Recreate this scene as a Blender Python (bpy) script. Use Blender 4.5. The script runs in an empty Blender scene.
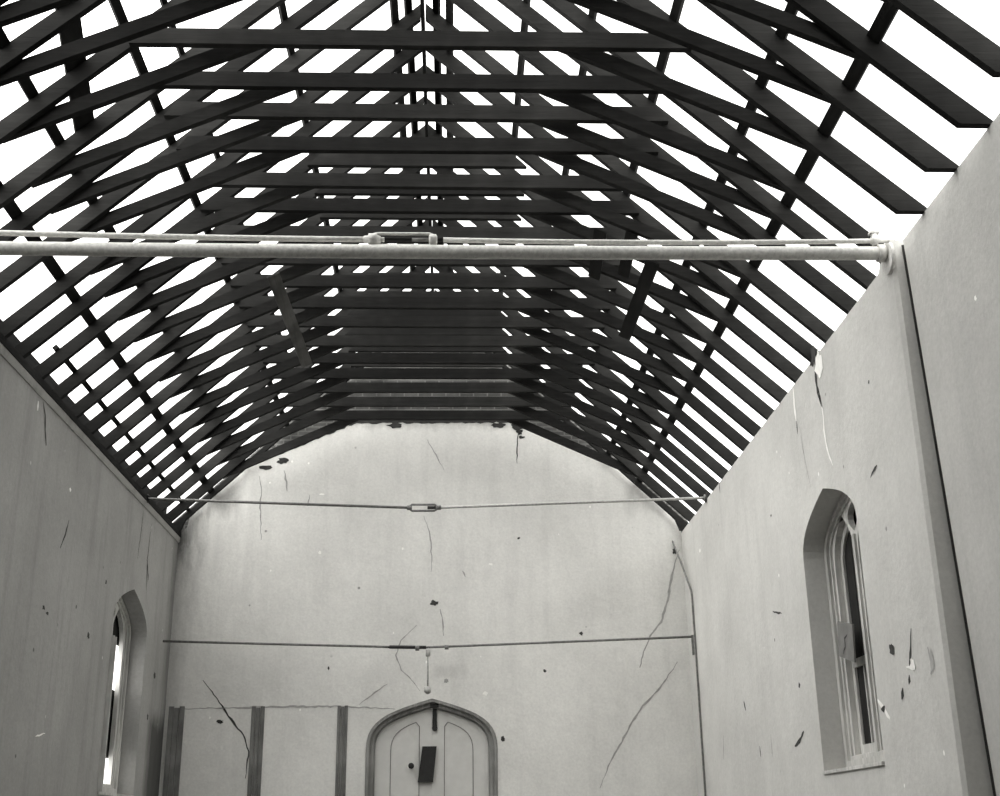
import bpy, bmesh, math, random
from mathutils import Vector, Matrix
from mathutils.geometry import tessellate_polygon
random.seed(7)
H = 1.55                     # eye height; all numbers below are relative to the eye
A, B, D = -4.328, 3.672, 18.97   # left wall, right wall, far wall
XC = (A + B) / 2
SL = 0.94                    # roof slope
ZW = 4.5                     # wall head
sc = bpy.context.scene
col = sc.collection

# ------------------------------------------------------------ materials
def new_mat(name):
    m = bpy.data.materials.new(name); m.use_nodes = True
    nt = m.node_tree
    bs = nt.nodes['Principled BSDF']
    if 'Specular IOR Level' in bs.inputs: bs.inputs['Specular IOR Level'].default_value = 0.25
    return m, nt, bs
def node(nt, t, **kw):
    n = nt.nodes.new(t)
    for k, v in kw.items(): setattr(n, k, v)
    return n
def coords(nt, scale=(1,1,1)):
    tc = node(nt, 'ShaderNodeTexCoord'); mp = node(nt, 'ShaderNodeMapping')
    mp.inputs['Scale'].default_value = scale
    nt.links.new(tc.outputs['Object'], mp.inputs['Vector'])
    return mp.outputs['Vector']
def noise(nt, vec, scale, detail=4, rough=.55):
    n = node(nt, 'ShaderNodeTexNoise'); n.inputs['Scale'].default_value = scale
    n.inputs['Detail'].default_value = detail; n.inputs['Roughness'].default_value = rough
    nt.links.new(vec, n.inputs['Vector']); return n.outputs['Fac']
def ramp(nt, fac, stops):
    r = node(nt, 'ShaderNodeValToRGB'); e = r.color_ramp.elements
    while len(e) < len(stops): e.new(.5)
    for el, (p, c) in zip(e, stops):
        el.position = p; el.color = (c[0], c[1], c[2], 1) if isinstance(c, tuple) else (c, c, c, 1)
    nt.links.new(fac, r.inputs['Fac']); return r.outputs['Color']
def mix(nt, fac, a, b, mode='MIX'):
    m = node(nt, 'ShaderNodeMix', data_type='RGBA', blend_type=mode)
    if hasattr(fac, 'links') : nt.links.new(fac, m.inputs[0])
    else: m.inputs[0].default_value = fac
    for s, i in ((a, 6), (b, 7)):
        if hasattr(s, 'links'): nt.links.new(s, m.inputs[i])
        else: m.inputs[i].default_value = (s[0], s[1], s[2], 1)
    return m.outputs[2]
def grey(v): return (v * 1.012, v, v * 0.955)

def plaster(name, base, specks=True, streak=.16, patch=None):
    m, nt, bs = new_mat(name)
    v = coords(nt)
    big = ramp(nt, noise(nt, v, .7, 5, .6), [(.3, grey(base*.86)), (.7, grey(base*1.08))])
    vs = coords(nt, (2.4, 2.4, .22))
    st = ramp(nt, noise(nt, vs, 1.6, 6, .65), [(.3, 1 - streak*1.6), (.5, 1.0), (.75, 1.0)])
    c = mix(nt, 1.0, big, st, 'MULTIPLY')
    fine = ramp(nt, noise(nt, v, 26, 3, .7), [(.25, .9), (.75, 1.06)])
    c = mix(nt, 1.0, c, fine, 'MULTIPLY')
    if specks:
        vo = node(nt, 'ShaderNodeTexVoronoi'); vo.inputs['Scale'].default_value = 2.3
        nt.links.new(v, vo.inputs['Vector'])
        k = ramp(nt, vo.outputs['Distance'], [(.0, 1.0), (.035, 1.0), (.06, .0)])
        gate = ramp(nt, noise(nt, v, 1.9, 2), [(.52, 0.0), (.6, 1.0)])
        k = mix(nt, 1.0, k, gate, 'MULTIPLY')
        c = mix(nt, k, c, grey(base*.35))
        vo2 = node(nt, 'ShaderNodeTexVoronoi'); vo2.inputs['Scale'].default_value = 1.9
        v2 = coords(nt, (1.3, 1.3, 1.0)); nt.links.new(v2, vo2.inputs['Vector'])
        k2 = ramp(nt, vo2.outputs['Distance'], [(.0, 1.0), (.03, 1.0), (.045, .0)])
        c = mix(nt, k2, c, grey(min(.9, base*1.6)))
    nt.links.new(c, bs.inputs['Base Color'])
    bs.inputs['Roughness'].default_value = .9
    bp = node(nt, 'ShaderNodeBump'); bp.inputs['Strength'].default_value = .25; bp.inputs['Distance'].default_value = .02
    nt.links.new(noise(nt, v, 9, 6, .6), bp.inputs['Height']); nt.links.new(bp.outputs[0], bs.inputs['Normal'])
    return m
def dark_box(m, x0, x1, y0, y1, z0, z1, soft, dark):
    """noise-edged darker area with a place of its own on the wall (object coordinates)"""
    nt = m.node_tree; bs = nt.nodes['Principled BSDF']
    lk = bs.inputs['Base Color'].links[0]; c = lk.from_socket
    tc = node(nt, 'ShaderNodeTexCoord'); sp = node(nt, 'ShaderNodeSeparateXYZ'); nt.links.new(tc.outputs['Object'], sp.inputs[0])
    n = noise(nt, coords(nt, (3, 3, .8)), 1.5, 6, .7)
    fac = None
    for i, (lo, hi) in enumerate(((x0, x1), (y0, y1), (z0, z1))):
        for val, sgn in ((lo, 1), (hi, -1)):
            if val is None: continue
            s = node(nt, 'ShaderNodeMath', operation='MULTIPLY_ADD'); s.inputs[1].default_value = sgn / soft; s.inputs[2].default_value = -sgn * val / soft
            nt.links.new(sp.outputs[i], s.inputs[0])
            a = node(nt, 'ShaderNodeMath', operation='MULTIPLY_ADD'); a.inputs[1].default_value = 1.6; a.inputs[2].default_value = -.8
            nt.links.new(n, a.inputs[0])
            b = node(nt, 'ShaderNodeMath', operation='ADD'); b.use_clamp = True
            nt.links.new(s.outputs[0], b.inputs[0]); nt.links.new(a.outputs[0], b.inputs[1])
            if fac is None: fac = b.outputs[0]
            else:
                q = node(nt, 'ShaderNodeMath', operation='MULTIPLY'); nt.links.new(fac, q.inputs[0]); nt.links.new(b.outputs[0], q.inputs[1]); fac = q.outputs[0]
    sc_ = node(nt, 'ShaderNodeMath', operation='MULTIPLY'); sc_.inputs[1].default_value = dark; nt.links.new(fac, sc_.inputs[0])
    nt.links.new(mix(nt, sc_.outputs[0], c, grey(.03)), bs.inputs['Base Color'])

def timber(name, base, axis=0, var=.35, mottle=.4):
    m, nt, bs = new_mat(name)
    s = [9, 9, 9]; s[axis] = .6
    v = coords(nt, tuple(s))
    g = ramp(nt, noise(nt, v, 2.2, 6, .7), [(.25, grey(base*.6)), (.6, grey(base)), (.85, grey(base*1.5))])
    oi = node(nt, 'ShaderNodeObjectInfo')
    r = ramp(nt, oi.outputs['Random'], [(0, 1 - var), (1, 1 + var)])
    c = mix(nt, 1.0, g, r, 'MULTIPLY')
    p = ramp(nt, noise(nt, coords(nt), 1.3, 4, .6), [(.35, 1 - mottle), (.7, 1 + mottle)])
    c = mix(nt, 1.0, c, p, 'MULTIPLY')
    nt.links.new(c, bs.inputs['Base Color'])
    bs.inputs['Roughness'].default_value = .9; bs.inputs['Specular IOR Level'].default_value = .12
    bp = node(nt, 'ShaderNodeBump'); bp.inputs['Strength'].default_value = .3; bp.inputs['Distance'].default_value = .01
    nt.links.new(noise(nt, v, 4, 4), bp.inputs['Height']); nt.links.new(bp.outputs[0], bs.inputs['Normal'])
    return m
def plain(name, base, rough=.8, metallic=0, mott=.15, scale=14):
    m, nt, bs = new_mat(name)
    c = ramp(nt, noise(nt, coords(nt), scale, 5, .65), [(.3, grey(base*(1-mott))), (.7, grey(base*(1+mott)))])
    nt.links.new(c, bs.inputs['Base Color']); bs.inputs['Roughness'].default_value = rough; bs.inputs['Metallic'].default_value = metallic
    return m

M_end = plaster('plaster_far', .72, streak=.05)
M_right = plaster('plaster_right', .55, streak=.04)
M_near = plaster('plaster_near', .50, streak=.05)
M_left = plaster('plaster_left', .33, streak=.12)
M_reveal = plaster('plaster_reveal', .30, specks=False)
M_brick = new_mat('brick_gable')[0]
def _brick(m):
    nt = m.node_tree; bs = nt.nodes['Principled BSDF']
    b = node(nt, 'ShaderNodeTexBrick'); b.inputs['Scale'].default_value = 1
    mp = node(nt, 'ShaderNodeMapping'); mp.inputs['Rotation'].default_value = (math.pi/2, 0, 0)
    tc = node(nt, 'ShaderNodeTexCoord'); nt.links.new(tc.outputs['Object'], mp.inputs['Vector'])
    nt.links.new(mp.outputs['Vector'], b.inputs['Vector'])
    for k, v in (('Brick Width', .23), ('Row Height', .075), ('Mortar Size', .012)): b.inputs[k].default_value = v
    b.inputs['Color1'].default_value = (*grey(.10), 1); b.inputs['Color2'].default_value = (*grey(.06), 1); b.inputs['Mortar'].default_value = (*grey(.15), 1)
    c = mix(nt, 1.0, b.outputs['Color'], ramp(nt, noise(nt, coords(nt), 1.4, 5, .7), [(.3, .45), (.7, 1.3)]), 'MULTIPLY')
    nt.links.new(c, bs.inputs['Base Color']); bs.inputs['Roughness'].default_value = .95
_brick(M_brick)
M_raf = timber('rafter_timber', .022, 0)
M_bat = timber('batten_timber', .016, 1, .2)
M_plank = timber('loose_plank', .11, 1, .2)
M_plate = timber('plate_timber', .014, 1, .2)
M_frame = timber('painted_frame', .56, 2, .08, .2)
M_door = plain('door_paint', .60, .7, 0, .06, 4)
M_doorframe = timber('door_frame_timber', .26, 2, .05, .3)
M_dark = plain('dark_iron', .03, .6, .2)
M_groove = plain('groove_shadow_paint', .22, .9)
M_pipe = plain('painted_pipe', .62, .5, .0, .2, 30)
M_rod = plain('rusty_rod', .17, .6, .2, .35, 22)
M_rodlight = plain('galvanised_rod', .40, .5, .1, .25, 30)
M_crack = plain('crack', .05, 1)
M_hair = plain('hairline_crack', .33, 1)
M_chip = plain('bare_lime', .85, .9, 0, .05)
M_soot = plain('soot', .035, 1, 0, .4, 6)
M_floor = timber('floor_boards', .13, 1, .05, .3)
M_board = plain('grey_board', .17, .8, 0, .15, 9)
M_boarddark = timber('added_dark_boards', .03, 2, .1)
M_ground = timber('wall_ground', .19, 2, .25, .5)
M_cornice = plaster('cornice_plaster', .38, specks=False)
M_dirtylime = plain('dirty_lime', .40, .95, 0, .3, 6)  # dirty lime tone for one mark on the right wall

# ------------------------------------------------------------ mesh building
class MB:
    def __init__(self, origin=(0, 0, 0)):
        self.bm = bmesh.new(); self.mats = []; self.o = Vector(origin)
    def mi(self, m):
        if m not in self.mats: self.mats.append(m)
        return self.mats.index(m)
    def v(self, p): return self.bm.verts.new(Vector(p) - self.o)
    def prism(self, pts, w, lo, hi, mat, holes=()):
        """closed outline pts (2-D) with holes, extruded between lo and hi along axis w ('x','y','z')"""
        def P(q, t):
            return {'x': (t, q[0], q[1]), 'y': (q[0], t, q[1]), 'z': (q[0], q[1], t)}[w]
        loops = [list(pts)] + [list(h) for h in holes]
        k = self.mi(mat); fl = [p for l in loops for p in l]
        a = [self.v(P(p, lo)) for p in fl]; b = [self.v(P(p, hi)) for p in fl]
        fs = []
        for t in tessellate_polygon([[Vector((p[0], p[1], 0)) for p in l] for l in loops]):
            for vs in (a, b):
                try: fs.append(self.bm.faces.new([vs[i] for i in t]))
                except ValueError: pass
        n = 0
        for l in loops:
            for i in range(len(l)):
                j = (i + 1) % len(l)
                fs.append(self.bm.faces.new((a[n+i], a[n+j], b[n+j], b[n+i])))
            n += len(l)
        for f in fs: f.material_index = k
        return self
    def box(self, x0, x1, y0, y1, z0, z1, mat):
        return self.prism([(x0, z0), (x1, z0), (x1, z1), (x0, z1)], 'y', y0, y1, mat)
    def beam(self, p, q, side, w, up, h, mat):
        """bar from p to q, w wide along side, h thick along up (p,q on its centreline)"""
        p, q = Vector(p), Vector(q); s = Vector(side).normalized() * w / 2; u = Vector(up).normalized() * h / 2
        k = self.mi(mat)
        c = [self.v(e + a + b) for e in (p, q) for a, b in ((-s, -u), (s, -u), (s, u), (-s, u))]
        for f in ((0, 1, 2, 3), (7, 6, 5, 4), (0, 4, 5, 1), (1, 5, 6, 2), (2, 6, 7, 3), (3, 7, 4, 0)):
            self.bm.faces.new([c[i] for i in f]).material_index = k
        return self
    def tube(self, pts, r, mat, n=12, cap=True):
        pts = [Vector(p) for p in pts]; k = self.mi(mat); rings = []
        rs = r if isinstance(r, (list, tuple)) else [r] * len(pts)
        ref = None; pa = None
        for i, p in enumerate(pts):
            d = (pts[min(i+1, len(pts)-1)] - pts[max(i-1, 0)]).normalized()
            if ref is None: ref = Vector((0, 0, 1)) if abs(d.z) < .9 else Vector((1, 0, 0))
            a = d.cross(ref).normalized() if pa is None else (pa - d * pa.dot(d)).normalized()
            pa = a; b = a.cross(d).normalized()
            rings.append([self.v(p + (a * math.cos(t) + b * math.sin(t)) * rs[i]) for t in [2*math.pi*j/n for j in range(n)]])
        for r0, r1 in zip(rings, rings[1:]):
            for j in range(n):
                f = self.bm.faces.new((r0[j], r0[(j+1) % n], r1[(j+1) % n], r1[j])); f.material_index = k; f.smooth = True
        if cap:
            for rr in (rings[0], rings[-1]): self.bm.faces.new(rr).material_index = k
        return self
    def ribbon(self, pts, w, plane, at, mat, lift=.003):
        """thin raised filled band of varying width on a wall: a crack or scar"""
        k = self.mi(mat); out = []
        pts = [Vector((p[0], p[1])) for p in pts]
        fine = []
        for a, b in zip(pts, pts[1:]):
            n = max(2, int((b - a).length / .06))
            for i in range(n): fine.append(a.lerp(b, i / n) + Vector((random.uniform(-1, 1), random.uniform(-1, 1))) * .008)
        fine.append(pts[-1])
        L = []; R = []
        for i, p in enumerate(fine):
            d = (fine[min(i+1, len(fine)-1)] - fine[max(i-1, 0)]).normalized(); nn = Vector((-d.y, d.x))
            t = i / (len(fine) - 1); ww = w * (.35 + 1.0 * math.sin(math.pi * min(max(t, .04), .96))) * random.uniform(.6, 1.3) / 2
            L.append(p + nn * ww); R.append(p - nn * ww)
        def P(q, off):
            return {'y': (q[0], at + off, q[1]), 'x': (at + off, q[0], q[1])}[plane]
        for i in range(len(L) - 1):
            a = [P(q, -lift) for q in (L[i], L[i+1], R[i+1], R[i])]
            self.bm.faces.new([self.v(q) for q in a]).material_index = k
        return self
    def blob(self, c, rx, rz, plane, at, mat, lift=.004, seed=0, n=14):
        rnd = random.Random(seed); k = self.mi(mat); pts = []
        for j in range(n):
            t = 2 * math.pi * j / n; s = rnd.uniform(.6, 1.2)
            pts.append((c[0] + rx * s * math.cos(t), c[1] + rz * s * math.sin(t)))
        P = lambda q, o: {'y': (q[0], at + o, q[1]), 'x': (at + o, q[0], q[1])}[plane]
        self.bm.faces.new([self.v(P(q, -lift)) for q in pts]).material_index = k
        return self
    def build(self, name, parent=None, normals=True):
        if normals: bmesh.ops.recalc_face_normals(self.bm, faces=self.bm.faces[:])
        me = bpy.data.meshes.new(name); self.bm.to_mesh(me); self.bm.free()
        for m in self.mats: me.materials.append(m)
        o = bpy.data.objects.new(name, me); col.objects.link(o)
        if parent is not None:
            o.parent = parent
            o.location = self.o - ORI[parent.name]
        else:
            o.location = self.o + Vector((0, 0, H))
        ORI[o.name] = self.o.copy()
        return o
ORI = {}
def thing(name, origin, label, cat, group=None):
    o = bpy.data.objects.new(name, None); col.objects.link(o); o.empty_display_size = .2
    o.location = Vector(origin) + Vector((0, 0, H)); ORI[o.name] = Vector(origin)
    return tag(o, label, cat, group)
def tag(o, label, cat, group=None):
    o['label'] = label; o['category'] = cat
    if group: o['group'] = group
    return o
def struct(o, label=None, cat=None):
    o['kind'] = 'structure'
    if label: o['label'] = label
    if cat: o['category'] = cat
    return o

def bez(p0, p1, p2, p3, n=10):
    r = []
    for i in range(n + 1):
        t = i / n; s = 1 - t
        r.append((s**3*p0[0]+3*s*s*t*p1[0]+3*s*t*t*p2[0]+t**3*p3[0], s**3*p0[1]+3*s*s*t*p1[1]+3*s*t*t*p2[1]+t**3*p3[1]))
    return r
def arch(cx, hw, z0, zs, rise, k1=.56, k2x=.75, k2z=.72):
    """four-centred arch outline, anticlockwise from lower right"""
    r = bez((hw, 0), (hw, k1*rise), (k2x*hw, k2z*rise), (0, rise))
    right = [(cx + x, zs + z) for x, z in r]
    left = [(cx - x, zs + z) for x, z in reversed(r[:-1])]
    return [(cx + hw, z0)] + right + left + [(cx - hw, z0)]

# ------------------------------------------------------------ room shell
ZF = -H
WY, WS, WR = 11.52, 2.66, .515        # right window: centre, spring, rise
LY = 16.59
HW = .89
SILL = .50
openR = arch(WY, HW, SILL, WS, WR, .45, .58, .74)
openL = arch(LY, HW, SILL, WS, WR, .45, .58, .74)

# floor
struct(MB().box(A - .5, B + .7, -2, D + .4, ZF - .1, ZF, M_floor).build('floor'), 'grey boarded hall floor', 'floor')
# far wall: brick gable with a plaster face up to the old ceiling line
dc, dhw, dz, ds, dr = -.312, .99, ZF, 1.19, .745
door_open = arch(dc, dhw, dz, ds, dr)
gab = MB()
top = ZW + SL * 4 + .34
gab.prism([(A - .45, ZF), (B + .45, ZF), (B + .45, ZW - .29), (B + .1, ZW + .22), (XC, top), (A - .1, ZW + .22), (A - .45, ZW - .29)],
          'y', D + .022, D + .40, M_brick, holes=[door_open])
knee = 3.02
poly = [(A, ZF), (B, ZF), (B, 4.45)]
up = [(B - .02, 4.62), (B - .45, 5.10), (XC + knee, 5.68), (XC + 2.2, 6.06), (XC + 1.30, 6.38), (XC - 1.30, 6.38), (XC - 2.2, 6.06), (XC - knee, 5.68), (A + .45, 5.16), (A + .16, 4.84), (A + .12, 4.62), (A, 4.50)]
poly += up
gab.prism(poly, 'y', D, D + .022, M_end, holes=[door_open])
# soot-black broken plaster edge
edge = [(XC + knee + .1, 5.55), (XC + 2.2, 5.96), (XC + 1.30, 6.36), (XC + .6, 6.37), (XC, 6.37), (XC - 1.30, 6.36), (XC - 2.1, 5.98), (XC - knee, 5.58), (A + .45, 5.12)]
gab.ribbon([(x, z + .035) for x, z in edge], .07, 'y', D, M_soot, .004)
for i, (x, z, rx, rz) in enumerate([(1.08, 6.30, .13, .07), (1.10, 6.20, .06, .05), (1.13, 6.11, .05, .03), (-.95, 6.32, .14, .05), (-3.0, 5.60, .12, .05), (-2.75, 5.71, .10, .05), (.75, 6.32, .12, .05)]):
    gab.blob((x, z), rx, rz, 'y', D, M_soot, .006, i)
cr = [([(3.62, 4.22), (3.48, 3.81), (3.39, 3.42), (3.26, 3.07), (3.08, 2.85), (2.97, 2.61), (2.89, 2.37)], .030, M_hair),
      ([(3.48, 2.45), (3.19, 2.06), (2.91, 1.79), (2.73, 1.56), (2.56, 1.27), (2.37, .98), (2.2, .6)], .022, M_hair),
      ([(-3.79, 2.24), (-3.65, 2.06), (-3.48, 1.85), (-3.3, 1.61), (-3.14, 1.42), (-3.04, 1.18), (-3.07, .8)], .022, M_crack),
      ([(-.46, 4.79), (-.36, 4.48), (-.33, 4.07), (-.34, 3.88)], .014, M_hair),
      ([(-.42, 6.07), (-.27, 5.81), (-.14, 5.55)], .014, M_hair),
      ([(-4.11, 1.81), (-2.88, 1.83), (-1.72, 1.83), (-.87, 1.78)], .022, M_hair),
      ([(1.08, 6.25), (1.06, 6.0), (1.05, 5.85), (1.05, 5.66)], .018, M_crack),
      ([(-3.11, 5.45), (-3.06, 5.2), (-3.08, 5.0), (-3.03, 4.41)], .016, M_hair),
      ([(-2.72, 5.55), (-2.68, 5.35), (-2.66, 5.2)], .02, M_hair),
      ([(-.20, 3.30), (-.15, 3.1), (-.14, 2.88)], .018, M_hair),
      ([(-.55, 3.05), (-.8, 2.82), (-.87, 2.59), (-.78, 2.36), (-.62, 2.21), (-.5, 2.05)], .014, M_hair),
      ([(-1.0, 2.16), (-1.3, 1.95), (-1.42, 1.85)], .014, M_hair),
      ([(-2.3, 5.15), (-2.32, 4.95)], .014, M_hair), ([(.15, 3.9), (.2, 3.8)], .02, M_hair)]
for p, w, m in cr: gab.ribbon(p, w, 'y', D, m, .003)
for i, (x, z, rx, rz, m) in enumerate([(-.29, 3.39, .07, .045, M_crack), (.76, 1.33, .035, .04, M_crack), (1.42, 2.33, .03, .03, M_crack), (-3.50, 1.62, .06, .03, M_crack),
        (1.05, 4.42, .03, .02, M_crack),  (-.1, 2.2, .04, .04, M_hair), (2.0, 2.9, .03, .03, M_crack), (-1.9, 2.4, .02, .03, M_crack),
        (3.55, 4.2, .04, .06, M_crack), (-2.1, 4.2, .03, .03, M_chip), (.6, 4.0, .04, .02, M_chip), (-2.6, 5.7, .02, .02, M_chip), (-2.1, 5.15, .05, .015, M_chip), (.5, 2.0, .04, .03, M_chip)]):
    gab.blob((x, z), rx, rz, 'y', D, m, .005, 40 + i)
far = struct(gab.build('wall_far'), 'plastered gable end wall with arched door and broken sooty plaster edge', 'wall')
dark_box(M_end, None, -3.85, None, None, 3.9, None, .5, .75)  # dirt stain high in the left corner
dark_box(M_end, None, -3.3, None, None, 4.75, None, .35, .55)  # upper left corner darker
dark_box(M_end, 2.75, None, None, None, 4.75, None, .35, .55)  # upper right corner darker
dark_box(M_end, None, None, None, None, 6.22, None, .22, .45)  # darker towards the plaster's top edge
dark_box(M_end, -.35, .25, None, None, 2.20, 2.45, .18, .28)
dark_box(M_end, None, -4.0, None, None, None, 6, .45, .45)  # darker towards the left edge

# right wall: thick far length with the arched window
rw = MB()
Y1 = 9.03
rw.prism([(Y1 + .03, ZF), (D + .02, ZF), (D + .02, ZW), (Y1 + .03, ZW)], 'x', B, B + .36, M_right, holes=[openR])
rw.prism([(B, Y1 + .03), (B + .03, Y1), (B + .36, Y1), (B + .36, Y1 + .03)], 'z', ZF, ZW, M_right)
for p, w, m in [([(11.33, 4.12), (11.25, 3.91), (11.28, 3.71), (11.25, 3.51), (11.13, 3.3)], .03, M_chip),
                ([(11.33, 4.50), (11.36, 4.2), (11.27, 3.95)], .05, M_crack),
                ([(12.17, 4.48), (12.18, 4.34), (12.17, 4.10)], .05, M_chip), ([(12.05, 4.0), (12.02, 3.7), (11.9, 3.3)], .014, M_hair),
                ([(12.16, 4.10), (12.16, 3.95)], .02, M_crack),
                ([(9.64, 1.50), (9.72, 1.3), (9.78, 1.22)], .03, M_crack), ([(9.80, 1.15), (9.84, 1.08)], .035, M_crack), ([(9.99, 1.07), (10.04, .98)], .045, M_crack),
                ([(15.57, 1.51), (15.5, 1.4)], .06, M_crack), ([(12.99, .95), (13.17, .88), (13.39, .83)], .04, M_crack), ([(9.35, 1.31), (9.3, 1.16), (9.36, 1.1)], .04, M_hair),
                ([(14.93, .93), (14.92, .81)], .03, M_crack), ([(13.01, 1.45), (12.99, 1.4)], .05, M_crack), ([(13.8, 2.34), (13.43, 2.26)], .02, M_crack),
                ([(14.37, 1.02), (14.36, .77)], .025, M_hair), ([(10.15, 2.9), (9.95, 2.95)], .02, M_crack), ([(9.85, 1.22), (9.66, 1.18)], .03, M_chip),
                ([(10.62, 1.04), (10.37, .86)], .04, M_chip), ([(16.0, 4.5), (16.0, 4.35)], .03, M_crack), ([(17.0, .9), (16.9, 1.2)], .03, M_hair)]:
    rw.ribbon(p, w, 'x', B, m, .003)
for i, (y, z, rx, rz, m) in enumerate([(11.22, 4.37, .13, .16, M_chip), (11.38, 4.52, .12, .10, M_crack), (10.13, 1.40, .06, .05, M_crack), (16.9, 4.52, .12, .09, M_soot), (10.5, .95, .05, .03, M_crack),
        (17.6, 3.9, .05, .03, M_chip), (13.5, 3.4, .03, .02, M_crack), (9.9, 3.7, .02, .02, M_crack), (9.7, 1.22, .06, .05, M_chip), (9.3, 1.2, .05, .09, M_dirtylime)]):
    rw.blob((y, z), rx, rz, 'x', B, m, .005, 70 + i)
struct(rw.build('wall_right'), 'plastered right wall with arched window and square pier end', 'wall')
nr = MB()
ZN = 4.62
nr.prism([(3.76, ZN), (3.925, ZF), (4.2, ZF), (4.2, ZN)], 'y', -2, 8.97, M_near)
nr.prism([(3.764, ZN - .02), (3.929, ZF), (4.02, ZF), (3.87, ZN - .02)], 'y', 9.020, 9.0295, M_crack)
nr.ribbon([(8.47, 2.34), (8.36, 2.29)], .02, 'x', 3.832, M_crack)
nr.blob((7.9, 3.6), .02, .02, 'x', 3.788, M_chip, .004, 5)
struct(nr.build('wall_right'), 'smooth near length of right wall set back behind the pier', 'wall')
# left wall
lw = MB()
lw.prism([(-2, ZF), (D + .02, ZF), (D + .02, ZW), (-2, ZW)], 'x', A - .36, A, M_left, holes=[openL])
for p, w, m in [([(12.25, 4.34), (12.36, 4.23), (12.41, 4.08), (12.5, 3.94)], .03, M_crack), ([(13.52, 3.38), (13.44, 3.19), (13.32, 3.01)], .03, M_crack),
                ([(17.13, 3.7), (17.28, 3.44)], .03, M_crack), ([(17.2, 4.25), (17.13, 3.7), (17.26, 3.15)], .014, M_crack), ([(16.7, 4.3), (16.6, 3.6)], .014, M_crack),
                ([(13.2, 1.0), (13.5, 1.05)], .015, M_chip), ([(12.1, 4.3), (12.12, 4.2)], .04, M_chip)]:
    lw.ribbon(p, w, 'x', A, m, -.003)
for i, (y, z, rx, rz, m) in enumerate([(13.14, 2.26, .05, .02, M_crack), (14.69, 2.26, .05, .04, M_crack), (13.44, 3.71, .03, .02, M_chip), (14.1, 2.5, .02, .03, M_crack), (13.0, 2.3, .04, .03, M_crack),
        (18.1, 2.2, .07, .05, M_crack), (17.9, 1.6, .04, .05, M_crack), (15.2, 3.0, .03, .03, M_crack)]):
    lw.blob((y, z), rx, rz, 'x', A, m, -.005, 90 + i)
struct(lw.build('wall_left'), 'dull grey plastered left wall with arched window', 'wall')
dark_box(M_left, None, None, 17.95, None, None, 1.80, .32, .8)  # damp stain low by the far corner
dark_box(M_left, None, None, 18.5, None, None, None, .5, .5)  # darker towards the far end
# back wall behind the photographer, dark brick chosen to cut bounced light
struct(MB().prism([(A - .42, ZF), (4.12, ZF), (4.12, ZW), (XC, ZW + 4), (A - .42, ZW)], 'y', -2.4, -2.0, M_brick).build('wall_back'), 'dark brick back wall', 'wall')
# cornice under the left wall plate
cn = MB()
cn.prism([(A, 4.365), (A + .015, 4.365), (A + .028, 4.39), (A + .018, 4.395), (A + .03, 4.42), (A + .022, 4.425), (A + .03, 4.445), (A, 4.445)], 'y', 3, D - .01, M_cornice)
struct(cn.build('trim_1'), 'thin moulded strip along the head of the left wall', 'trim')

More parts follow.
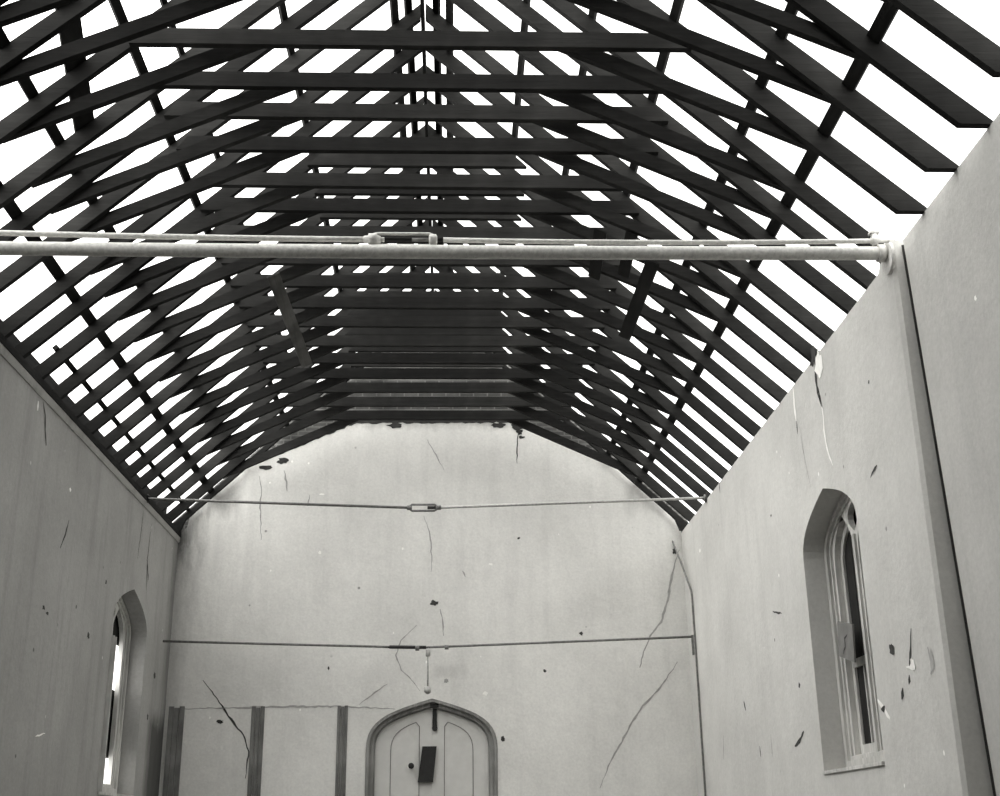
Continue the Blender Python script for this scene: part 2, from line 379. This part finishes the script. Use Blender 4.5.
# ------------------------------------------------------------ windows
def window(n, wall_x, out, cy, label, sashes=(-1, 1), fw=.085):
    """out=+1 right wall, -1 left wall; frame stands back in the reveal"""
    x = lambda d: wall_x + out * d
    t = thing('window_%d' % n, (x(.26), cy, SILL), label, 'window'); t['kind'] = 'structure'
    lo = lambda a, b: (min(x(a), x(b)), max(x(a), x(b)))
    def A2(hw, z0, drop): return arch(cy, hw, z0, WS, WR - drop, .45, .58, .74)
    f = MB((x(.26), cy, SILL))
    f.prism(A2(HW - .004, SILL + .004, .01), 'x', *lo(.22, .352), M_frame, holes=[A2(HW - fw, SILL + .12, .06)])
    f.prism(A2(HW - fw + .002, SILL + .10, .058), 'x', *lo(.25, .35), M_frame, holes=[A2(HW - fw - .045, SILL + .16, .10)])
    f.build('window_frame', t)
    # tracery: mullion that branches into a Y, two pointed lights and an eye
    tr = MB((x(.28), cy, SILL))
    hi = WS + WR - .12
    l_hw = .32
    def light(c, s):
        zs = WS - .10
        if s < 0: ap = (c + .04, zs + .42)
        else: ap = (c - .04, zs + .42)
        r = bez((c + l_hw, zs), (c + l_hw, zs + .16), (c + l_hw*.6, zs + .30), ap, 7)
        l = bez(ap, (c - l_hw*.6, zs + .30), (c - l_hw, zs + .16), (c - l_hw, zs), 7)
        return [(c + l_hw, SILL + .17)] + r + l[1:] + [(c - l_hw, SILL + .17)]
    l1, l2 = light(cy - .385, -1), light(cy + .385, 1)
    eye = bez((cy, hi - .02), (cy + .26, hi - .10), (cy + .16, hi - .22), (cy, hi - .31), 6) + bez((cy, hi - .31), (cy - .16, hi - .22), (cy - .26, hi - .10), (cy, hi - .02), 6)[1:-1]
    tr.prism(A2(HW - fw - .043, SILL + .155, .098), 'x', *lo(.27, .33), M_frame, holes=[l1, l2, eye])
    tr.build('tracery', t)
    ml = MB((x(.27), cy, SILL))
    ml.prism([(cy - .03, SILL + .16), (cy + .03, SILL + .16), (cy + .03, WS + .05), (cy - .03, WS + .05)], 'x', *lo(.245, .272), M_frame)
    ml.build('mullion', t)
    for s in sashes:
        c = cy + s * .385
        sh = MB((x(.34), c, SILL))
        zt = WS - .10
        o1 = [(c - l_hw - .01, SILL + .16), (c + l_hw + .01, SILL + .16), (c + l_hw + .01, zt)] + bez((c + l_hw, zt), (c + l_hw, zt + .16), (c + l_hw*.6, zt + .30), (c - s*.04, zt + .42), 6)[1:] + bez((c - s*.04, zt + .42), (c - l_hw*.6, zt + .30), (c - l_hw, zt + .16), (c - l_hw, zt), 6)[1:]
        ihw = l_hw - .07
        h1 = [(c - ihw, SILL + .26), (c + ihw, SILL + .26), (c + ihw, 1.50), (c - ihw, 1.50)]
        h2 = [(c - ihw, 1.58), (c + ihw, 1.58), (c + ihw, zt)] + bez((c + ihw, zt), (c + ihw, zt + .12), (c + ihw*.6, zt + .22), (c - s*.03, zt + .32), 6)[1:] + bez((c - s*.03, zt + .32), (c - ihw*.6, zt + .22), (c - ihw, zt + .12), (c - ihw, zt), 6)[1:]
        sh.prism(o1, 'x', *lo(.331, .356), M_frame, holes=[h1, h2])
        sh.box(*lo(.34, .36), c - .012, c + .012, SILL + .26, 1.5, M_frame)
        sh.build('sash', t)
    # sill board
    sb = MB((x(.1), cy, SILL))
    sb.prism([(cy - HW + .004, SILL - .002), (cy + HW - .004, SILL - .002), (cy + HW - .004, SILL + .03), (cy - HW + .004, SILL + .03)], 'x', *lo(-.02, .22), M_frame)
    sb.build('sill', t)
    return t, x, lo
tR, xR, loR = window(1, B, 1, WY, 'tall arched window with split light painted tracery in right wall')
tL, xL, loL = window(2, A, -1, LY, 'narrow-looking arched window deep in the left wall', (-1,), .06)
st = MB((A, LY - HW, 1)); st.box(A - .03, A + .03, LY - HW + .002, LY - HW + .05, SILL + .03, 2.42, M_frame); st.box(A + .03, A + .06, LY - HW + .002, LY - HW + .03, SILL + .03, 2.40, M_frame)
st.build('side_stile', tL)
# dark boards added outside the windows to blacken the openings; thin gap of daylight
def outer(name, t, lo, y0, y1, z0, z1, label, lean=0):
    b = MB(((lo(.40, .42))[0], (y0+y1)/2, z0))
    b.prism([(y0, z0), (y1, z0), (y1 + lean, z1), (y0 + lean, z1)], 'x', *lo(.360, .385), M_boarddark)
    return b.build(name, t)
outer('boarding', tR, loR, WY - HW - .06, WY - .20, SILL + .03, WS + .40, 'added dark upright plank behind near light of the right window')
outer('boarding', tR, loR, WY - .19, WY + .40, SILL - .06, WS + .62, 'added dark upright plank behind the mullion of the right window')
outer('boarding', tR, loR, WY + .425, WY + HW + .06, SILL + .03, WS + .40, 'added dark upright plank behind far light of the right window')
outer('boarding', tL, loL, LY - HW - .06, LY + .30, SILL + .03, WS + .55, 'added wide dark plank behind the near half of left window')
outer('boarding', tL, loL, LY + .31, LY + HW + .06, WS - .12, WS + .50, 'added short dark plank at the arch of left window')
outer('boarding', tL, loL, LY + .31, LY + HW + .06, 1.02, 1.92, 'added short dark plank halfway up the left window')
# patch nailed over the right window
pb = MB((B + .19, 11.9, 1.7))
pb.prism([(12.19, 1.62), (11.74, 1.50), (11.68, 1.86), (12.14, 1.96)], 'x', B + .200, B + .218, M_board)
pb.ribbon([(11.86, 1.78), (11.95, 1.76), (11.97, 1.68), (12.05, 1.62)], .02, 'x', B + .200, M_crack, .002)
tag(pb.build('patch_board'), 'small square grey board nailed across the middle of the right window', 'board')

# ------------------------------------------------------------ door
dt = thing('door_1', (dc, D + .1, ZF), 'pale double door under a low pointed arch in the far wall', 'door'); dt['kind'] = 'structure'
def AD(hw, drop, z0=ZF): return arch(dc, hw, z0, ds, dr - drop)
fr = MB((dc, D + .1, ZF))
fr.prism(AD(dhw - .003, .005), 'y', D - .015, D + .05, M_doorframe, holes=[AD(dhw - .05, .05, ZF + .001)])
fr.prism(AD(dhw - .048, .048), 'y', D + .03, D + .12, M_doorframe, holes=[AD(dhw - .115, .115, ZF + .001)])
fr.prism(AD(dhw - .113, .113), 'y', D + .07, D + .14, M_doorframe, holes=[AD(dhw - .135, .135, ZF + .001)])
fr.build('door_frame', dt)
full = AD(dhw - .13, .13)
def half(pts, s, gap=.001):
    r = [p for p in pts if (p[0] - dc) * s > gap]
    zt = max(p[1] for p in pts)
    if s > 0: return r + [(dc + gap, zt - .003), (dc + gap, ZF)]
    return [(dc - gap, ZF), (dc - gap, zt - .003)] + r
for s in (-1, 1):
    lf = MB((dc + s * .43, D + .12, ZF))
    lf.prism(half(full, s), 'y', D + .10, D + .145, M_door)
    # sunk panel outline: a fine bead round the panel
    pan = arch(dc, .62, .0, ds - .02, .50)
    pan = [p for p in pan if (p[0] - dc) * s > .19]
    zt = ds + .34
    pts = ([(dc + s * .19, -.9)] + ([(p) for p in (pan if s > 0 else reversed(pan))]) + [(dc + s * .19, zt)])
    pts[1] = (pts[1][0], -.9)
    ring = pts + [pts[0]]
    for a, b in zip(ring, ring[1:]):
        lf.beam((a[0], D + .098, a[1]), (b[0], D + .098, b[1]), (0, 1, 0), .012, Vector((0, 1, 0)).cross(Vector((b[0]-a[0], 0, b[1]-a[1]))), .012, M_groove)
    o = lf.build('door_leaf', dt)
bo = MB((dc + .05, D + .09, 1.5)); bo.box(dc + .008, dc + .075, D + .075, D + .10, 1.50, 1.86, M_dark); bo.box(dc - .03, dc + .10, D + .02, D + .10, 1.80, 1.862, M_dark)
bo.prism([(dc + .042 + .042*math.cos(a), 1.50 + .04*math.sin(a)) for a in [i*math.pi/6 for i in range(12)]], 'y', D + .07, D + .10, M_dark)
sp_ = MB((dc, D + .15, ZF)); sp_.box(dc - .06, dc + .06, D + .146, D + .16, ZF, 1.78, M_doorframe); sp_.build('seam_light_block', dt)  # hidden backing added to stop sky showing through the leaf seam
b_ = bo.build('door_bolt', dt); b_['label'] = 'black iron bolt'
lk = MB((-.36, D + .09, 1.0)); lk.prism([(-.52, .72), (-.29, .72), (-.24, 1.235), (-.455, 1.235)], 'y', D + .045, D + .10, M_dark)
l_ = lk.build('lock_box', dt); l_['label'] = 'dark lock box'
kn = MB((-.62, D + .05, .95)); kn.tube([(-.62, D + .10, .955), (-.62, D + .06, .955), (-.62, D + .05, .955), (-.62, D + .03, .955), (-.62, D + .02, .955)], [.018, .018, .045, .045, .02], M_dark, 12)
k_ = kn.build('door_knob', dt); k_['label'] = 'dark round knob'

# grounds let into the far wall
for x0, x1, lab, zt in [(-4.27, -4.03, 'dark stained upright timber strip in the far wall, nearest left corner', 1.85), (-3.03, -2.83, 'dark stained upright timber strip in the far wall, midway between corner and door', 1.84), (-1.74, -1.58, 'dark stained upright timber strip in the far wall, just left of arched door', 1.84)]:
    g = MB(((x0+x1)/2, D, ZF)); n = 3
    for i in range(n):
        a = x0 + (x1-x0)*i/n; b = x0 + (x1-x0)*(i+1)/n - .006
        g.box(a, b, D - .012 - .003*(i % 2), D - .001, ZF + .002, zt - .02*(i % 2), M_ground)
    tag(g.build('wall_batten'), lab, 'timber strip', 'upright strips on the far wall')

# ------------------------------------------------------------ roof trusses
ys = [4.85, 5.45, 6.03, 6.62, 7.25, 7.84, 8.50, 9.20, 9.69, 10.24, 10.94, 11.46, 12.06, 12.70, 13.31, 13.94, 14.55, 15.19, 15.81, 16.42, 17.0, 17.63, 18.27]
TR, DR = .062, .138     # thickness, depth
cs = math.sqrt(1 + SL*SL)
ZC, KN, FL = 6.15, 3.06, 1.26
ZU = 7.06
def zr(u): return ZW + SL * u
names = ['first', 'second', 'third', 'fourth', 'fifth', 'sixth', 'seventh', 'eighth', 'ninth', 'tenth', 'eleventh', 'twelfth', 'thirteenth', 'fourteenth', 'fifteenth',
         'sixteenth', 'seventeenth', 'eighteenth', 'nineteenth', 'twentieth', 'twenty-first', 'twenty-second', 'twenty-third']
def truss(y, label, near=False, upper=False):
    t = thing('roof_truss', (XC, y, ZW), label, 'roof truss', 'collar trusses of the open roof')
    h = TR / 2
    for s in (-1, 1):
        X = lambda u: XC + s * (4 - u)
        m = MB((X(0), y, ZW))
        foot = [(X(.12 / SL), ZW + .12)] if (near and s > 0) else [(X(.0), ZW)]
        if near and s > 0: end = [(X(-.135), max(zr(-.135) + DR * cs, ZW + .121)), (X(-.135), ZW + .12)]
        else: end = [(X(-.20), zr(-.20) + DR * cs), (X(-.20), ZW)]
        m.prism(foot + [(X(3.98), zr(3.98)), (X(3.98), zr(3.98) + DR * cs)] + end, 'y', y - h, y + h, M_raf)
        m.build('rafter', t)
        # brace: from the rafter's underside up to the collar
        m = MB((X(.94), y + TR, 5.3))
        kx, kz = KN, 5.32; sx = (ZC - kz) / (KN - FL)
        bd = .122 * math.sqrt(1 + sx*sx)
        ext = .20; top = .55
        pts = [(XC + s*(kx + ext), kz - ext*sx), (XC + s*FL, ZC), (XC + s*(FL - top*.4), ZC + top*.4*sx), (XC + s*(FL - top*.4), ZC + top*.4*sx + bd*.35), (XC + s*(FL + .05), ZC + bd - .05*sx), (XC + s*(kx + ext), kz - ext*sx + bd)]
        m.prism(pts, 'y', y + h, y + h + TR, M_raf)
        m.build('brace', t)
    m = MB((XC, y - TR, ZC))
    L = 4 - (ZC - ZW) / SL + .02
    Lt = L - .15 / SL + .1
    m.prism([(XC - L - .04, ZC), (XC + L + .04, ZC), (XC + Lt, ZC + .148), (XC - Lt, ZC + .148)], 'y', y - h - TR, y - h, M_raf)
    m.build('collar_beam', t)
    if upper:
        m = MB((XC, y - TR, ZU)); e = .148 / SL
        m.prism([(XC - 1.30, ZU), (XC + 1.16, ZU), (XC + 1.16 - e*1.1, ZU + .175), (XC - 1.30 + e*1.1, ZU + .175)], 'y', y - h - TR, y - h, M_raf)
        m.build('upper_collar', t)
    return t
protos = {}
N = len(ys)
for i, y in enumerate(ys):
    k = N - 1 - i
    lab = 'dark timber roof truss, %s one out from the far gable wall' % names[k]
    key = (y < 9.0, y > 12)
    if key not in protos:
        protos[key] = truss(y, lab, *key); continue
    first = protos[key]
    c = first.copy(); col.objects.link(c); c['label'] = lab
    c.location = (XC, y, ZW + H)
    for ch in first.children:
        d = ch.copy(); col.objects.link(d); d.parent = c
        d.location = d.location + Vector((random.uniform(-.01, .01), 0, random.uniform(-.004, .012)))
        d.rotation_euler = (0, math.radians(random.uniform(-.18, .18)), 0)
        if i == 6 and ch.name.startswith('collar'): d.location.z -= .075
        if i == 7 and ch.name.startswith('collar'): d.location.z += .06

# plain pair of rafters tight against the gable
t = thing('rafter_couple', (XC, 18.82, ZW), 'plain pair of dark rafters without collar, tight against the far gable wall', 'rafters')
for s in (-1, 1):
    X = lambda u: XC + s * (4 - u)
    m = MB((X(0), 18.82, ZW)); q = .05
    m.prism([(X(.05), ZW), (X(.12), ZW + .19), (X(3.98), zr(3.98) + .12), (X(3.98), zr(3.98) + DR * cs), (X(-.20), zr(-.20) + DR * cs), (X(-.20), ZW)], 'y', 18.787, 18.853, M_raf)
    m.build('rafter', t)

# battens on the rafters' backs
def ub(k, s=1):
    a = B if s > 0 else -A
    return (a - k * (ZW + DR * cs + .02)) / (1 + SL * k)
def batten(s, u, w, h, y0, y1, name, label, group):
    nx, nz = s * SL / cs, 1 / cs
    dx, dz = -s * 1 / cs, SL / cs
    px = XC + s * (4 - u); pz = zr(u) + DR * cs
    c = Vector((px, 0, pz)) + Vector((nx, 0, nz)) * (h/2 + .002)
    m = MB((c.x, (y0+y1)/2, c.z))
    n = 6
    for i in range(1):
        m.beam((c.x, y0, c.z), (c.x, y1, c.z), (dx, 0, dz), w, (nx, 0, nz), h, M_bat)
    return tag(m.build(name), label, 'batten', group)
G = 'long battens on the roof slopes'
Y0, YE = 4.7, 18.93
for u, w, o in [(ub(.563), .11, 'lowest on right slope'), (ub(.436), .09, 'second up on right slope'), (ub(.2866), .08, 'third up on right slope'), (ub(.179), .065, 'fourth up on right slope'), (ub(.092), .06, 'fifth up on right slope')]:
    batten(1, u, w, .045, Y0, YE, 'roof_batten', 'long dark batten running down the roof, ' + o, G)
for u, w, o in [(ub(.8555, -1), .06, 'lowest and thinnest on left slope'), (ub(.739, -1), .11, 'second up on left slope'), (ub(.597, -1), .095, 'third up on left slope'), (ub(.427, -1), .08, 'fourth up on left slope'), (ub(.365, -1), .05, 'fifth up on left slope'), (ub(.217, -1), .065, 'sixth up on left slope')]:
    batten(-1, u, w, .045, 12.0 if w == .06 else Y0, YE, 'roof_batten', 'long dark batten running down the roof, ' + o, G)
# unseen roof boards added behind the camera to keep skylight out
for s, nm in ((-1, 'left'), (1, 'right')):
    m = MB((XC + s*2, 1.2, zr(2)))
    u0, u1 = -.45, 4.02; SH = 6.0
    m.prism([(XC + s*(4-u0), zr(u0) + .22), (XC + s*(4-u1), zr(u1) + .22), (XC + s*(4-u1), zr(u1) + .25), (XC + s*(4-u0), zr(u0) + .25)], 'y', -2.4, SH, M_plate)
    tag(m.build('roof_light_block'), 'unseen dark boards added above the camera to block skylight, %s slope' % nm, 'roof boarding')
# ridge
rz = zr(3.98)
m = MB((XC, 12, rz)); m.box(XC - .018, XC + .018, Y0, YE, rz - .02, rz + .26, M_plate)
tag(m.build('ridge_board'), 'dark ridge board along the roof apex', 'ridge board')
for s, nm in ((-1, 'left'), (1, 'right')):
    batten(s, 3.86, .09, .03, Y0, YE, 'ridge_batten', 'dark narrow board beside the ridge, %s side, upper' % nm, 'boards along the ridge')
    batten(s, 3.72, .09, .03, Y0, YE, 'ridge_batten', 'dark narrow board beside the ridge, %s side, lower' % nm, 'boards along the ridge')
m = MB((A, 12, ZW)); m.box(A + .002, A + .04, Y0, D - .01, 4.447, 4.53, M_plate)
tag(m.build('wall_plate_board'), 'dark narrow board running along the very top of the left wall', 'board')
# eaves board behind the left rafter feet
m = MB((A - .12, 12, ZW)); m.box(A - .24, A - .21, Y0, YE, ZW + .002, ZW + .42, M_plate)
tag(m.build('eaves_board'), 'dark upright eaves board along the head of the left wall', 'board')

# loose planks
def plank(p, q, side, w, up, h, label, mat=M_plank, name='loose_plank', group='loose planks left in the roof'):
    m = MB(tuple((Vector(p) + Vector(q)) / 2)); m.beam(p, q, side, w, up, h, mat)
    return tag(m.build(name), label, 'plank', group)
def zb(X): return 5.32 + .46 * (KN - abs(X - XC))      # underside of the braces
gs = .4611
plank((-2.02, 12.45, zb(-2.02) - .02), (-1.96, 15.32, zb(-1.96) - .02), (1, 0, gs), .15, (-gs, 0, 1), .02, 'pale loose plank nailed under the left braces')
plank((2.09, 11.38, zb(2.09) - .02), (2.07, 13.47, zb(2.07) - .02), (1, 0, -gs), .15, (gs, 0, 1), .02, 'dark loose plank nailed under the right braces, longest there', M_bat)
plank((1.53, 11.2, zb(1.53) - .02), (1.58, 12.28, zb(1.58) - .02), (1, 0, -gs), .14, (gs, 0, 1), .02, 'short dark plank under the right braces, nearest the collars', M_bat)
plank((1.82, 11.0, zb(1.82) - .02), (1.86, 11.95, zb(1.86) - .02), (1, 0, -gs), .13, (gs, 0, 1), .02, 'short dark plank under the right braces, between the other two', M_bat)
plank((-2.93, 7.70, zr(1.40) + DR*cs + .02), (-3.19, 9.25, zr(1.14) + DR*cs + .02), (1, 0, SL), .20, (-SL, 0, 1), .022, 'broad dark plank lying askew on the near left rafters', M_bat)

# ------------------------------------------------------------ tie rods
def rodcurve(p, q, sag, n=24):
    p, q = Vector(p), Vector(q); r = []
    for i in range(n + 1):
        t = i / n; v = p.lerp(q, t); v.z -= sag * 4 * t * (1 - t); r.append(v)
    return r
YP = 9.08
pp = MB((XC, YP, 4.65))
pp.tube(rodcurve((A + .01, YP, 4.557), (B - .0, YP, 4.550), .012), .058, M_pipe, 16)
t = thing('tie_pipe', (XC, YP, 4.51), 'thick light grey pipe spanning the hall near its front, above head height', 'pipe')
pp.build('pipe', t)
fl = MB((B - .02, YP, 4.6))
fl.tube([(B - .10, YP, 4.55), (B - .045, YP, 4.55)], .075, M_pipe, 16)
fl.tube([(B - .03, YP, 4.50), (B - .002, YP, 4.50)], .135, M_pipe, 20)
o = fl.build('flange', t); o['label'] = 'round wall flange'
t2 = thing('tie_rod', (XC, YP - .02, 4.76), 'light grey tie rod with a big turnbuckle just above the thick pipe', 'tie rod')
zc = 4.652
L = MB((A, YP, 4.76)); L.tube(rodcurve((A, YP, 4.708), (-.74, YP, zc), .01, 10), .024, M_pipe, 12); L.build('rod', t2)
R = MB((B, YP, 4.76)); R.tube(rodcurve((-.08, YP, zc), (B + .06, YP, 4.67), .02, 10), .021, M_pipe, 12); R.build('rod', t2)
tb = MB((-.45, YP, zc))
tb.tube([(-.74, YP, zc), (-.70, YP, zc), (-.70, YP, zc), (-.63, YP, zc), (-.63, YP, zc), (-.60, YP, zc)], [.03, .035, .052, .052, .04, .03], M_pipe, 10)
tb.tube([(-.20, YP, zc), (-.19, YP, zc), (-.14, YP, zc), (-.13, YP, zc)], [.03, .05, .05, .03], M_pipe, 8)
for dz in (.052, -.052):
    tb.tube([(-.70, YP, zc + dz*.5), (-.64, YP, zc + dz), (-.60, YP, zc + dz*1.05), (-.20, YP, zc + dz*1.05), (-.15, YP, zc + dz*.7)], .014, M_pipe, 8)
tb.tube([(-.34, YP, zc), (-.20, YP, zc)], .016, M_rod, 8); tb.tube([(-.62, YP, zc), (-.57, YP, zc)], .022, M_pipe, 8)
tb.build('turnbuckle', t2)
cl = MB((B - .1, YP, 4.76)); cl.tube([(B - .14, YP, 4.67), (B - .08, YP, 4.67)], .034, M_pipe, 8); cl.tube([(B - .11, YP, 4.62), (B - .11, YP, 4.735)], .028, M_pipe, 8)
cl.box(B - .15, B - .07, YP - .03, YP + .03, 4.73, 4.75, M_pipe)
cl.build('clamp', t2)
# lime block the near rod beds in
bl = MB((B + .05, Y1 + .2, 4.5)); bl.prism([(Y1 + .02, 4.5), (YP + .30, 4.5), (YP + .20, 4.64), (Y1 + .02, 4.66)], 'x', B + .005, B + .355, M_right)
tag(bl.build('bedding_block'), 'rough pale mortar block on the pier top where the rod ends', 'block')

YM = 16.85
t3 = thing('tie_rod', (XC, YM, 4.4), 'thin dark tie rod with open turnbuckle across the hall at wall head height', 'tie rod')
p = MB((A, YM, 4.5)); p.tube([(A, YM - .1, 4.49), (-.62, YM, 4.375)], .020, M_rod, 8); p.build('rod', t3)
p = MB((B, YM, 4.5)); p.tube([(-.20, YM, 4.375), (B, YM + .1, 4.535)], .020, M_rodlight, 8); p.build('rod', t3)
p = MB((-.4, YM, 4.37))
for dz in (.045, -.045): p.tube([(-.64, YM, 4.375), (-.58, YM, 4.375 + dz), (-.26, YM, 4.375 + dz), (-.19, YM, 4.375)], .016, M_rod, 8)
p.tube([(-.65, YM, 4.375), (-.58, YM, 4.375)], .035, M_rod, 8); p.tube([(-.24, YM, 4.375), (-.17, YM, 4.375)], .035, M_rod, 8); p.tube([(-.36, YM, 4.375), (-.22, YM, 4.375)], .024, M_dark, 8)
p.build('turnbuckle', t3)
p = MB((A, YM, 4.5)); p.tube([(A + .002, YM - .1, 4.49), (A + .04, YM - .1, 4.49)], .06, M_dark, 10); p.build('wall_plate', t3)
p = MB((B, YM, 4.5)); p.tube([(B - .03, YM + .1, 4.535), (B - .002, YM + .1, 4.535)], .05, M_rod, 10); p.build('wall_plate', t3)

YL = 18.48
t4 = thing('tie_rod', (XC, YL, 2.7), 'thin dark tie rod low before the far wall with a drop rod hanging at middle', 'tie rod')
zl = 2.635
p = MB((A, YL, 2.7)); p.tube([(A, YL, 2.755), (-.95, YL, zl + .01)], .018, M_rod, 8); p.build('rod', t4)
p = MB((B, YL, 2.7)); p.tube([(-.40, YL, zl), (B, YL + .06, 2.775)], .018, M_rod, 8); p.build('rod', t4)
p = MB((-.7, YL, zl)); p.tube([(-.97, YL, zl + .01), (-.95, YL, zl + .01), (-.95, YL, zl + .01), (-.40, YL, zl), (-.40, YL, zl)], [.018, .018, .026, .026, .018], M_dark, 8)
p.tube([(-.56, YL, zl - .01), (-.50, YL, zl - .01)], .04, M_rod, 8); p.tube([(-.12, YL, zl), (-.06, YL, zl)], .035, M_rod, 8)
p.build('sleeve', t4)
p = MB((-.37, YL, 2.3)); p.tube([(-.37, YL, zl), (-.37, YL, 2.02)], .012, M_rodlight, 8)
p.tube([(-.37, YL, zl - .02), (-.37, YL, zl - .04), (-.37, YL, zl - .13), (-.37, YL, zl - .14)], [.02, .035, .035, .015], M_rodlight, 8)
p.tube([(-.37, YL, 2.06), (-.37, YL, 2.04), (-.37, YL, 1.98), (-.37, YL, 1.95)], [.015, .05, .055, .02], M_rodlight, 10)
p.build('drop_rod', t4)
p = MB((B - .02, YL + .06, 2.65)); p.box(B - .03, B - .002, YL + .04, YL + .09, 2.50, 2.80, M_rod); p.build('wall_bracket', t4)

# conduit in the right-hand corner
cd = MB((B, 18.4, 2)); cd.tube([(3.52, D - .02, 4.36), (3.60, 18.75, 3.95), (B - .02, 18.40, 3.47), (B - .02, 18.36, 3.38), (B - .02, 18.33, 2.6), (B - .02, 18.33, 1.8), (B - .02, 18.33, .6), (B - .02, 18.33, ZF)], .015, M_rod, 8)
tag(cd.build('conduit'), 'thin grey conduit bending down the corner of right and far walls', 'conduit')

# ------------------------------------------------------------ light
w = bpy.data.worlds.new('overcast'); sc.world = w; w.use_nodes = True
nt = w.node_tree; bg = nt.nodes['Background']
tc = node(nt, 'ShaderNodeTexCoord'); sp = node(nt, 'ShaderNodeSeparateXYZ'); nt.links.new(tc.outputs['Generated'], sp.inputs[0])
# hazy overcast, brighter towards the sun side (left, behind the photographer)
d = node(nt, 'ShaderNodeVectorMath', operation='DOT_PRODUCT'); d.inputs[1].default_value = Vector((-.72, -.30, .62)).normalized()
nt.links.new(tc.outputs['Generated'], d.inputs[0])
rr = ramp(nt, d.outputs['Value'], [(0.0, .30), (1.0, 1.0)])
nt.links.new(mix(nt, 1.0, rr, (1.0, .995, .97), 'MULTIPLY'), bg.inputs['Color'])
bg.inputs['Strength'].default_value = 7.4

# ------------------------------------------------------------ camera
cam = bpy.data.cameras.new('camera'); co = bpy.data.objects.new('camera', cam); col.objects.link(co)
R3 = Matrix(((0.9992432247, -0.0006534418, -0.0388915265), (-0.0368325110, -0.3373082584, -0.9406734316), (-0.0125037577, 0.9413940258, -0.3370770597)))
co.matrix_world = Matrix.Translation((0, 0, H)) @ R3.to_4x4()
cam.sensor_fit = 'HORIZONTAL'; cam.sensor_width = 36; cam.lens = 1213.11 * 36 / 1000
cam.clip_start = .05; cam.clip_end = 200
sc.camera = co
sc.view_settings.view_transform = 'Standard'; sc.view_settings.look = 'None'
sc.view_settings.gamma = 1; sc.view_settings.use_curve_mapping = False
sc.view_settings.exposure = 0
